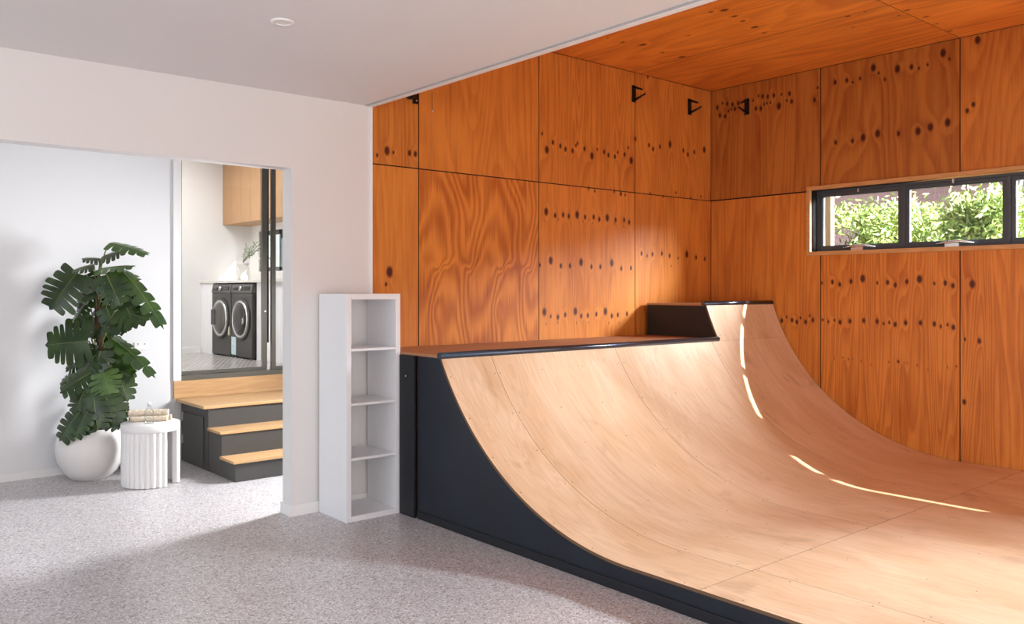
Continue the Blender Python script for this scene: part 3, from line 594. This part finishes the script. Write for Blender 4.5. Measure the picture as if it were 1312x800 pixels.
# ------------------------------------------------------------------ washing machines
def washer(y_hi, label, dark, door_tone, origin):
    """front faces -X at wx ; spans y_hi-.575 .. y_hi"""
    wx = 3.885; w = .565; h = .835; yc = y_hi - w / 2
    t = thing('washing_machine', label, 'washer', (wx + .3, yc, LZ), 'front loading laundry machines under the counter')
    B(wx, wx + .58, y_hi - w, y_hi, LZ + .012, LZ + h - .10).build('body', washer_m, t, bevel=.012)
    # control panel leaning slightly
    mb = MB().add([(wx - .006, y_hi - w, LZ + h - .10), (wx - .006, y_hi, LZ + h - .10), (wx + .012, y_hi, LZ + h), (wx + .012, y_hi - w, LZ + h),
                   (wx + .58, y_hi - w, LZ + h - .10), (wx + .58, y_hi, LZ + h - .10), (wx + .58, y_hi, LZ + h), (wx + .58, y_hi - w, LZ + h)],
                  [(0, 1, 2, 3), (4, 7, 6, 5), (0, 3, 7, 4), (1, 5, 6, 2), (3, 2, 6, 7), (0, 4, 5, 1)])
    mb.build('control_panel', washer_panel, t, bevel=.003)
    zc = LZ + h - .05
    def disc(name, m, r, y, z, x0, x1, prof=None):
        R = prof or [(r, 0), (r, 1)]
        rings = [[(x0 + (x1 - x0) * q, y + rr * math.cos(2 * PI * k / 40), z + rr * math.sin(2 * PI * k / 40)) for k in range(40)] for rr, q in R]
        return MB().rings(rings).build(name, m, t)
    disc('dial', chrome, .026, yc - .0, zc, wx - .022, wx + .006)
    B(wx - .005, wx + .003, y_hi - .17, y_hi - .05, zc - .022, zc + .010).build('drawer_handle', dark_glass, t)
    B(wx - .004, wx + .003, y_hi - w + .06, y_hi - w + .20, zc - .022, zc + .022).build('display', dark_glass, t)
    dz = LZ + .44; dy = yc
    disc('door_ring', chrome, .2, dy, dz, wx - .028, wx, [(.205, 1), (.215, .5), (.205, 0), (.185, 0), (.18, .8)])
    disc('door_glass', dark_glass if dark else door_tone, .18, dy, dz, wx - .045, wx - .004, [(.185, 1), (.18, .5), (.15, .1), (.08, 0), (.005, 0)])
    disc('door_rim', washer_m, .23, dy, dz, wx - .014, wx + .001, [(.245, 1), (.24, .0), (.205, 0)])
    for yy in (y_hi - .05, y_hi - w + .05): MB().lathe([(.02, 0), (.02, .013)], (wx + .06, yy, LZ), 12).build('foot', black_metal, t)
    return t, wx, w
tA, wx, w = washer(10.09, 'dark graphite front loading washing machine farther from the glass door, grey door', False, washer_panel, 0)
B(wx - .0025, wx - .0005, 9.555, 9.60, LZ + .25, LZ + .35).build('sticker', sticker_y, tA)
disc = B(wx - .052, wx - .044, 9.87, 9.99, LZ + .36, LZ + .54).build('door_handle', dark_glass, tA, bevel=.003)
tB, wx, w = washer(9.505, 'dark graphite front loading washing machine nearer the glass door, black door', True, None, 0)
B(wx - .0025, wx - .0005, 9.37, 9.50, LZ + .035, LZ + .235).build('sticker', sticker_w, tB)
# counter and cabinets
cx = 3.90
tag(B(cx - .01, LX - .001, 7.95, LY - .001, 1.585, 1.615).build('laundry_counter', stone, bevel=.002), 'pale stone counter running above the washing machines', 'counter')
def groove_panel(name, label, xa, xb, ya, yb, z0, z1, n, m, cat, par='y'):
    t = thing(name, label, cat, (xb, (ya + yb) / 2, z0))
    B(xa + .018, xb, ya, yb, z0, z1).build('carcass', m, t)
    st = (yb - ya) / n
    for i in range(n):
        B(xa, xa + .017, ya + i * st + .0015, ya + (i + 1) * st - .0015, z0, z1).build('door', m, t, bevel=.001)
    return t
groove_panel('base_cabinet', 'narrow white base cabinet left of the washing machines', cx + .01, LX - .002, 10.105, LY - .002, LZ + .0005, 1.584, 3, lam, 'cabinet')
groove_panel('base_cabinet', 'white base cabinet right of the washing machines behind the door stiles', cx + .03, LX - .002, 7.95, 8.925, LZ + .0005, 1.584, 8, lam, 'cabinet')
B_end = groove_panel('wall_cabinet', 'oak wall cabinet with vertical boards above the laundry counter', 4.18, LX - .002, 8.0, LY - .002, 2.315, 3.15, 9, oak_v, 'cabinet')
# vase, branches, tap
t = thing('ceramic_vase', 'white hourglass shaped vase on the laundry counter', 'vase', (4.21, 9.95, 1.6155))
MB().lathe([(.045, 0), (.055, .01), (.058, .04), (.032, .09), (.036, .115), (.062, .185), (.075, .215), (.069, .215), (.055, .18), (.028, .12)], (4.21, 9.95, 1.6155), 28, caps=True).build('vase_body', vase_m, t)
t = thing('olive_branch', 'loose grey green olive branches standing in the white vase', 'plant', (4.21, 9.95, 1.832))
rs = random.Random(4); st = MB(); lf = MB()
for k in range(9):
    a = Vector((4.21, 9.95, 1.832)); ang = rs.uniform(-.3, .5)
    # branches lean toward -Y / +X (right in view)
    dirv = Vector((rs.uniform(-.02, .16), rs.uniform(-.42, .02), rs.uniform(.16, .32)))
    pts = [a + dirv * (q / 5) + Vector((0, -.05 * (q / 5) ** 2, -.06 * (q / 5) ** 2)) for q in range(6)]
    st.tube(pts, .002, 5)
    for q in range(14):
        f = .3 + .7 * q / 13; c = a + dirv * f + Vector((0, -.05 * f * f, -.06 * f * f)); s = rs.choice((-1, 1))
        dl = Vector((rs.uniform(-.02, .03), -.03 * s + rs.uniform(-.015, .015), rs.uniform(-.005, .035))); pw = Vector((.004, .002, .007))
        lf.add([c, c + dl * .5 + pw, c + dl, c + dl * .5 - pw], [(0, 1, 2, 3)])
st.build('branch', stem_m, t); lf.build('leaf', olive_m, t, fix=False)
t = thing('kitchen_tap', 'small chrome mixer tap at the back of the laundry counter', 'tap', (4.40, 9.55, 1.6155))
MB().tube([(4.40, 9.55, 1.6155), (4.40, 9.55, 1.83), (4.39, 9.55, 1.87), (4.34, 9.55, 1.885), (4.24, 9.55, 1.875), (4.235, 9.55, 1.85)], .011, 10).build('spout', chrome, t)
MB().tube([(4.40, 9.55, 1.70), (4.40, 9.50, 1.72), (4.40, 9.46, 1.74)], .008, 8).build('lever', chrome, t)

# ------------------------------------------------------------------ side table with items
cr = Vector((.7609, -.6488, 0)); cd = Vector((.6488, .7609, 0)); UP = Vector((0, 0, 1))
def tab_c(ix, iy, r=None): return None
TC = Vector((2.160, 6.856, 0)); vd = TC.normalized(); vr = Vector((vd.y, -vd.x, 0))
t = thing('side_table', 'round white side table with fluted curved legs beside the potted plant', 'table', tuple(TC))
R0 = .214
MB().lathe([(.004, .417), (R0 - .004, .417), (R0, .421), (R0, .474), (R0 - .004, .478), (.004, .478)], tuple(TC), 64).build('tabletop', table_m, t)
def fluted(a0, a1, nf):
    # angles measured from the camera-facing direction, positive to camera right
    def P(a, r, z): v = -vd * math.cos(a) + vr * math.sin(a); return TC + v * r + UP * z
    n = nf * 8; outer = []; inner = []
    for k in range(n + 1):
        a = a0 + (a1 - a0) * k / n; fl = .014 * abs(math.sin(PI * k / 8)); outer.append((a, R0 - .016 + fl)); inner.append((a, R0 - .052))
    loop = outer + inner[::-1]
    mb = MB(); mb.rings([[tuple(P(a, r, z)) for a, r in loop] for z in (0.004, .4165)], smooth=False)
    return mb.build('fluted_leg', table_m, t)
fluted(math.radians(-108), math.radians(36), 12)
fluted(math.radians(72), math.radians(212), 12)

def roll(label, c, r, half, ang, ends):
    t = thing('rolled_mat', label, 'mat', tuple(c), 'rolled cream woven mats on the side table')
    ax = (cr * math.cos(ang) + cd * math.sin(ang)).normalized(); sd = UP.cross(ax)
    R = []
    for i in range(41):
        q = -half + 2 * half * i / 40; ring = []
        for k in range(28):
            a = 2 * PI * k / 28; rr = r * (1 + .03 * math.sin(5 * a + i * 1.3) * math.sin(i * 2.1 + 2 * a)) 
            ring.append(tuple(Vector(c) + UP * r + ax * q + (sd * math.cos(a) + UP * math.sin(a)) * rr))
        R.append(ring)
    MB().rings(R).build('woven_roll', cream, t)
    if ends: MB().tube([Vector(c) + UP * r - ax * (half + .012), Vector(c) + UP * r - ax * (half - .006)], r * .72, 16).build('dark_end', wood_end, t)
    return t
zt = .4785
roll('cream woven rolled mat lying on top at the back of the side table', TC + UP * (zt + .038) + cd * .050 - cr * .035, .026, .145, .2, True)
roll('cream woven rolled mat lying lowest at the front of the side table', TC + UP * zt + cd * .02 - cr * .02, .0215, .135, .2, True)
roll('cream woven rolled mat lying flat behind, under the top roll', TC + UP * zt + cd * .085 - cr * .01, .0215, .13, .2, False)
t = thing('glass_bottle', 'clear glass bottle with a round stopper on the side table', 'bottle', tuple(TC + UP * zt - cd * .06 + cr * .02))
bc = TC + UP * (zt + .0005) - cd * .075 + cr * .02
MB().lathe([(.030, 0), (.034, .006), (.034, .085), (.028, .105), (.013, .122), (.011, .14)], tuple(bc), 28).build('bottle_body', bottle_glass, t)
MB().lathe([(.003, .141), (.011, .143), (.015, .152), (.011, .163), (.003, .166)], tuple(bc), 20).build('stopper', lam, t)

# ------------------------------------------------------------------ potted monstera
PC = Vector((1.905, 7.35, 0)); S = 1093.34
def pcz(P): return P.x * .6488 + P.y * .7609
CZ = 1.905 * .6488 + 7.35 * .7609
PC = Vector((1.862, 7.381, 0))
t = thing('potted_monstera', 'tall monstera plant with big split leaves in a round white pot', 'plant', tuple(PC))
CZ = PC.x * .6488 + PC.y * .7609; PX = 656 + S * (PC.x * .7609 - PC.y * .6488) / CZ; PM = S / CZ
MB().lathe([(.125, 0), (.14, .006), (.195, .06), (.238, .14), (.255, .22), (.252, .29), (.232, .355), (.208, .398), (.203, .404), (.196, .404), (.194, .395), (.19, .35)], tuple(PC), 56, caps=True).build('pot', ceramic, t)
MB().lathe([(.002, .36), (.189, .36)], tuple(PC), 40, caps=False).build('soil', soil_m, t)
def I2W(px, py, dz=0):   # offsets from the trunk axis in metres: right, up, toward viewer
    P0 = PC + cr * ((px - PX) / PM) + UP * (1.5 - (py - 372.13) / PM); return P0 + (Vector((0, 0, 1.5)) - P0).normalized() * dz
rs = random.Random(12)
tr = MB()
pts = [PC + UP * .34 + cr * .03, PC + UP * .7 + cr * .05, PC + UP * 1.1 + cr * .05, PC + UP * 1.4 + cr * .02]
pts = [I2W(124, 560), I2W(126, 500), I2W(128, 440), I2W(124, 385), I2W(122, 350)]
tr.tube(pts, [.028, .030, .027, .022, .012], 10); tr.build('trunk', trunk_m, t)
def leaf(base, tip, nrm, width, droop=.15, m=None, n=6, fold=.12):
    base = Vector(base); tip = Vector(tip); ax = tip - base; Ln = ax.length; ax.normalize(); nrm = Vector(nrm).normalized()
    sd = nrm.cross(ax).normalized(); nr = ax.cross(sd).normalized()
    if nr.dot(nrm) < 0: nr = -nr
    mb = MB()
    def W(tt):  # heart half width
        return width * max(.12, 1 - ((tt - .36) / .66) ** 2) ** .5
    def P(tt, q, s, w):
        x = tt * Ln; fwd = (.55 - .9 * tt * .2) * w * q * (.5 - .95 * (1 - tt) ** 2.2)
        z = -droop * Ln * (tt ** 2) - fold * w * q - .35 * w * q * q * .5
        return base + ax * (x + fwd) + sd * (s * w * q) + nr * z
    for s in (-1, 1):
        cuts = [0] + [(i + rs.uniform(-.22, .22)) / n for i in range(1, n)] + [1]; rag = [rs.uniform(.82, 1.06) for _ in range(n)]; gp = [rs.choice((.86, .92, .99)) for _ in range(n)]
        for i in range(n):
            t0 = cuts[i]; t1 = cuts[i + 1]; tc = (t0 + t1) / 2; rows = []
            qs = [0, .2, .42, .62, .8, .93, 1.0]; sh = [1, 1, .93 if i % 2 else .98, .84, .78, .68, .36]
            ts = [0, .25, .5, .75, 1]
            for q, h in zip(qs, sh):
                if i == n - 1: h = min(1, h + .1)
                if q > .5: q = q * rag[i]
                if .3 < q < .9: h = min(1, h * gp[i] / .9)
                rows.append([tuple(P(tc + (t0 + (t1 - t0) * a - tc) * h, q, s, W(tc) * (1 - .3 * 0) if q > .5 else W(tc) * 1.0)) for a in ts])
            # blend the inner rows so neighbouring lobes share edges
            for ri, q in enumerate(qs[:2]):
                rows[ri] = [tuple(P(t0 + (t1 - t0) * a, q, s, W(t0 + (t1 - t0) * a))) for a in ts]
            mb.rings(rows, closed=False, caps=False)
    # tip
    mb.add([P(1, 0, 1, .01) , P(.93, .5, 1, W(.9) * .8), base + ax * Ln * 1.08 - nr * droop * Ln * 1.15, P(.93, .5, -1, W(.9) * .8)], [(0, 1, 2), (0, 2, 3)])
    # midrib
    mb.tube([P(k / 5, 0, 1, .01) + nr * .0005 for k in range(6)], [.004, .0035, .003, .002, .0015, .001], 5, mi=1)
    o = mb.build('leaf', [m or leaf_m, stem_m], t, fix=False); return o
pet = MB()
def LF(bx, by, tx, ty, w, nrm=(0, .35, 1), bd=.0, td=.0, m=None, droop=.12, att=None, fold=.12):
    """leaf from picture-measured offsets: base, tip; w half width in px ; nrm=(right,up,toward viewer)"""
    b = I2W(bx, by, bd); e = I2W(tx, ty, td); nv = cr * nrm[0] + UP * nrm[1] - cd * nrm[2]
    leaf(b, e, nv, w * (1.12 if w > 20 else 1.18) / PM, droop, m, 6 if w > 20 else 5, fold)
    a = I2W(*(att or (124 + (bx - 124) * .15, min(540, by + 45))), 0)
    mid = a.lerp(b, .55) + UP * .05
    pet.tube([a, a.lerp(mid, .5) + UP * .015, mid, mid.lerp(b, .6) + UP * .01, b], [.006, .0055, .005, .0045, .004], 6)
# (base x,y) (tip x,y) half width
LF(98, 350, 63, 392, 28, (.1, .3, 1), .10, .22)
LF(140, 312, 186, 320, 12, (0, .9, .45), .0, .08, leaf_light)
LF(126, 345, 168, 336, 13, (0, 1, .4), .1, .15, leaf_light)
LF(120, 340, 92, 344, 12, (0, .9, .5), .1, .12)
LF(130, 330, 158, 318, 13, (0, .8, .6), -.05, .0)
LF(128, 332, 106, 330, 11, (0, .9, .5), -.06, .02)
LF(158, 350, 212, 402, 14, (.55, .6, .5), .05, .16, None, .25)
LF(136, 352, 152, 388, 19, (.1, .3, 1), .16, .22)
LF(160, 362, 174, 395, 12, (.5, .4, .8), .05, .10)
LF(150, 398, 186, 406, 18, (.2, .6, .9), .12, .2)
LF(162, 395, 172, 416, 13, (.2, .3, 1), .14, .2)
LF(112, 385, 92, 412, 14, (-.4, .5, .8), .02, .08)
LF(122, 372, 100, 376, 14, (0, .8, .6), .06, .1)
LF(112, 437, 60, 442, 29, (-.15, .1, 1), .14, .18, None, .05, (122, 470), .06)
LF(146, 408, 160, 424, 12, (.2, .5, .9), .1, .15)
LF(142, 434, 197, 466, 13, (.35, .75, .5), .08, .16, None, .28)
LF(150, 440, 172, 472, 12, (.5, .4, .6), .0, .05)
LF(112, 440, 98, 470, 14, (-.2, .3, 1), .05, .1)
LF(122, 455, 100, 482, 15, (-.3, .5, .9), .1, .15)
LF(136, 470, 166, 480, 14, (.1, .6, .9), .1, .16)
LF(96, 478, 76, 492, 10, (-.3, .6, .8), .05, .1)
LF(116, 478, 76, 500, 17, (-.2, .5, .9), .16, .24)
LF(132, 478, 138, 504, 18, (.1, .5, 1), .2, .24, leaf_light)
LF(152, 478, 162, 512, 15, (.3, .3, 1), .12, .16)
LF(108, 500, 94, 528, 18, (-.2, .3, 1), .2, .26)
LF(120, 510, 122, 548, 21, (0, .35, 1), .24, .30)
LF(146, 506, 150, 530, 14, (.2, .5, .9), .14, .16)
LF(100, 530, 74, 562, 17, (-.3, .2, 1), .26, .32)
LF(112, 528, 92, 558, 14, (-.2, .4, 1), .27, .32)
LF(138, 522, 150, 548, 15, (.2, .4, 1), .14, .2)
LF(150, 520, 166, 524, 5, (.1, .9, .4), -.05, -.08)
LF(104, 535, 112, 556, 14, (-.1, .4, 1), .22, .26)
LF(128, 402, 116, 432, 14, (-.2, .4, .9), .0, .05)
LF(142, 372, 128, 398, 13, (0, .4, .9), -.05, .02)
LF(132, 420, 146, 452, 13, (.2, .4, .9), -.1, -.05)
LF(110, 352, 120, 378, 13, (0, .4, .9), -.1, -.05)
LF(104, 405, 118, 420, 9, (-.2, .4, .9), -.1, -.05)
LF(120, 490, 140, 520, 16, (.2, .4, .9), -.1, -.05)
LF(118, 362, 96, 392, 14, (-.4, .4, .8), -.05, .02)
LF(144, 345, 176, 356, 12, (.3, .8, .5), -.05, .0)
LF(136, 395, 150, 426, 15, (.1, .3, 1), .06, .1)
LF(118, 420, 92, 408, 13, (-.2, .7, .6), -.08, -.06)
LF(146, 452, 164, 492, 14, (.4, .3, .8), .02, .08)
LF(128, 450, 120, 486, 16, (0, .3, 1), .1, .16)
LF(104, 466, 84, 470, 12, (-.2, .8, .6), -.02, .02)
LF(134, 505, 146, 545, 18, (.1, .3, 1), .2, .24)
LF(116, 520, 96, 545, 16, (-.2, .4, .9), -.1, -.05)
pet.build('petioles', stem_m, t)

# ------------------------------------------------------------------ outdoors
struct(B(7.36, 40, -25, 40, -.15, -.05).build('ground', grass_m))
tag(B(8.27, 8.34, 4.60, 4.67, -.05, 3.2).build('verandah_post', post_m), 'square timber post seen through the left window pane', 'post')
def shrub(x, y, h, r, n, m, label, seed, light=True):
    rs = random.Random(seed); t = thing('garden_shrub', label, 'shrub', (x, y, -.05), 'leafy shrubs outside the window')
    st = MB()
    for k in range(6):
        a = rs.uniform(0, 6.28); q = rs.uniform(.3, .75) * r
        st.tube([(x, y, -.05), (x + q * .4 * math.cos(a), y + q * .4 * math.sin(a), h * .4), (x + q * math.cos(a), y + q * math.sin(a), h * .85)], [.02, .014, .006], 5)
    st.build('stems', bark_m, t)
    N_ = n; V = np.zeros((N_ * 4, 3)); R = np.random.RandomState(seed)
    # clumps of leaves
    cl = [(x + R.uniform(-1, 1) * r * .62, y + R.uniform(-1, 1) * r * .50, R.uniform(.5, .97) * h) for _ in range(70)]
    cl = np.array(cl); ci = R.randint(0, len(cl), N_)
    c = cl[ci] + R.normal(size=(N_, 3)) * np.array([.10, .10, .10]); 
    d = R.normal(size=(N_, 3)); d /= np.linalg.norm(d, axis=1)[:, None]; e = np.cross(d, R.normal(size=(N_, 3))); e /= np.linalg.norm(e, axis=1)[:, None]
    l = R.uniform(.03, .055, N_)[:, None]; wd = l * .32
    V[0::4] = c - d * l; V[1::4] = c + e * wd; V[2::4] = c + d * l; V[3::4] = c - e * wd
    me = bpy.data.meshes.new('foliage'); V -= np.array([x, y, -.05])
    me.from_pydata(V.tolist(), [], np.arange(N_ * 4).reshape(-1, 4).tolist()); me.materials.append(m)
    o = bpy.data.objects.new('foliage', me); C.objects.link(o); o.parent = t
    return t
shrub(10.2, 6.3, 2.62, .66, 16000, hedge1, 'yellow green leafy shrub filling the left half of the left window pane', 1)
shrub(10.3, 5.05, 2.5, .66, 16000, hedge1, 'yellow green leafy shrub just left of the window mullion', 2)
shrub(10.3, 3.8, 2.55, .66, 16000, hedge1, 'yellow green leafy shrub in the centre of the right window pane', 3)
shrub(10.3, 2.55, 2.5, .66, 16000, hedge1, 'yellow green leafy shrub at the right edge of the window view', 5)
shrub(12.6, 8.0, 2.9, .8, 7000, hedge2, 'darker green shrub behind, at the upper left of the window', 7)
shrub(12.8, 6.3, 2.8, .5, 3500, hedge2, 'darker green shrub behind, at the upper centre of the left pane', 8)
shrub(12.2, 3.0, 2.3, .9, 7000, hedge2, 'darker green shrub low behind the bushes of the right pane', 9)
shrub(11.7, 5.15, 2.62, .62, 9000, hedge1, 'taller yellow green shrub behind, filling the gap right of the window mullion', 11)
t = thing('garden_tree', 'pale bare forked tree beyond the shrubs at the window mullion', 'tree', (13.6, 4.95, -.05))
MB().tube([(13.6, 4.95, -.05), (13.65, 4.9, 1.6), (13.6, 4.75, 2.4), (13.7, 4.6, 3.4)], [.09, .07, .05, .03], 8).build('trunk', bark_m, t)
for k, (dy, dz) in enumerate(((-.5, .9), (.35, 1.1), (-.2, 1.3), (.5, .5))):
    MB().tube([(13.62, 4.85, 2.0 + .12 * k), (13.65, 4.8 + dy * .5, 2.3 + .12 * k + dz * .3), (13.7, 4.8 + dy, 2.3 + dz)], [.03, .02, .008], 6).build('branch', bark_m, t)
t = thing('neighbour_house', 'neighbouring house with a plum brown tiled roof beyond the shrubs', 'house', (19, 6, -.05))
B(16.5, 24, -4, 18, -.05, 2.3).build('wall', brick_m, t)
mb = MB()
nr_ = 26
for k in range(nr_):
    x0 = 16.0 + k * .30; z0 = 2.25 + k * .14
    mb.box(x0, x0 + .34, -4.6, 18.6, z0, z0 + .05 + .10)
mb.build('tiled_roof', tile_roof, t)

# ------------------------------------------------------------------ light
w = bpy.data.worlds.new('sky'); SC.world = w; w.use_nodes = True; nt = w.node_tree; bg = nt.nodes['Background']
sky = nt.nodes.new('ShaderNodeTexSky'); sky.sky_type = 'NISHITA'; sky.sun_disc = False; sky.sun_elevation = math.radians(32); sky.sun_rotation = 2.6
mx = mixc(nt, .75, sky.outputs[0], (.92, .95, 1.0))
nt.links.new(mx, bg.inputs[0]); bg.inputs[1].default_value = .95
def lamp(name, kind, loc, dirv, energy, size=None, col=(1, 1, 1), **kw):
    l = bpy.data.lights.new(name, kind); l.energy = energy; l.color = col
    if kind == 'AREA': l.shape = 'RECTANGLE'; l.size, l.size_y = size
    for k, v in kw.items(): setattr(l, k, v)
    o = bpy.data.objects.new(name, l); C.objects.link(o); o.location = loc
    o.rotation_euler = Vector(dirv).to_track_quat('-Z', 'Y').to_euler(); return o
lamp('sun_light', 'SUN', (9, 0, 9), (-.85, 1.37, -1), 42, col=(1, .93, .84), angle=.006)
lamp('south_fill_light', 'AREA', (1.8, -3.45, 1.7), (0, 1, 0), 150, (7.5, 2.4), (1, .97, .94))  # added fill in front of the solid south wall, as if through glass
lamp('window_sky_light', 'AREA', (9.7, -.3, 4.15), (-.72, .76, -.55), 7000, (2.2, 2.6), (.82, .91, 1))
lamp('hall_door_light', 'AREA', (4.7, 5.85, 1.3), (-1, -.05, -.35), 200, (.5, 1.7), (.95, .97, 1), spread=2.3)
lamp('laundry_fill_light', 'AREA', (3.0, 9.3, 3.15), (0, 0, -1), 46, (1.2, 1.4), (1, .98, .97))  # added fill to brighten the laundry, no fitting here
lamp('west_fill_light', 'AREA', (-4.4, 2.0, 1.5), (1, 0, 0), 90, (6, 2.4), (.93, .96, 1))  # added soft fill across the open west side

lamp('upward_fill_light', 'AREA', (.3, -1.8, .25), (0, .1, 1), 95, (4, 2.6), (1, .97, .95))  # added lamp facing up, imitates bounce onto the white ceiling
# ------------------------------------------------------------------ camera
cam = bpy.data.cameras.new('camera'); co = bpy.data.objects.new('camera', cam); C.objects.link(co); SC.camera = co
cam.sensor_width = 36; cam.lens = 1093.34 / 1312 * 36; cam.shift_y = -(400 - 372.13) / 1312
co.location = (0, 0, 1.5); co.rotation_euler = (PI / 2, 0, -.705724)
cam.clip_start = .05; cam.clip_end = 200
SC.view_settings.view_transform = 'Standard'; SC.view_settings.look = 'None'; SC.view_settings.exposure = 0
SC.cycles.use_denoising = True; SC.cycles.max_bounces = 10; SC.cycles.diffuse_bounces = 6; SC.cycles.transparent_max_bounces = 16
SC.cycles.sample_clamp_indirect = 6
for o in list(SC.objects):
    if '_o' in o: del o['_o']
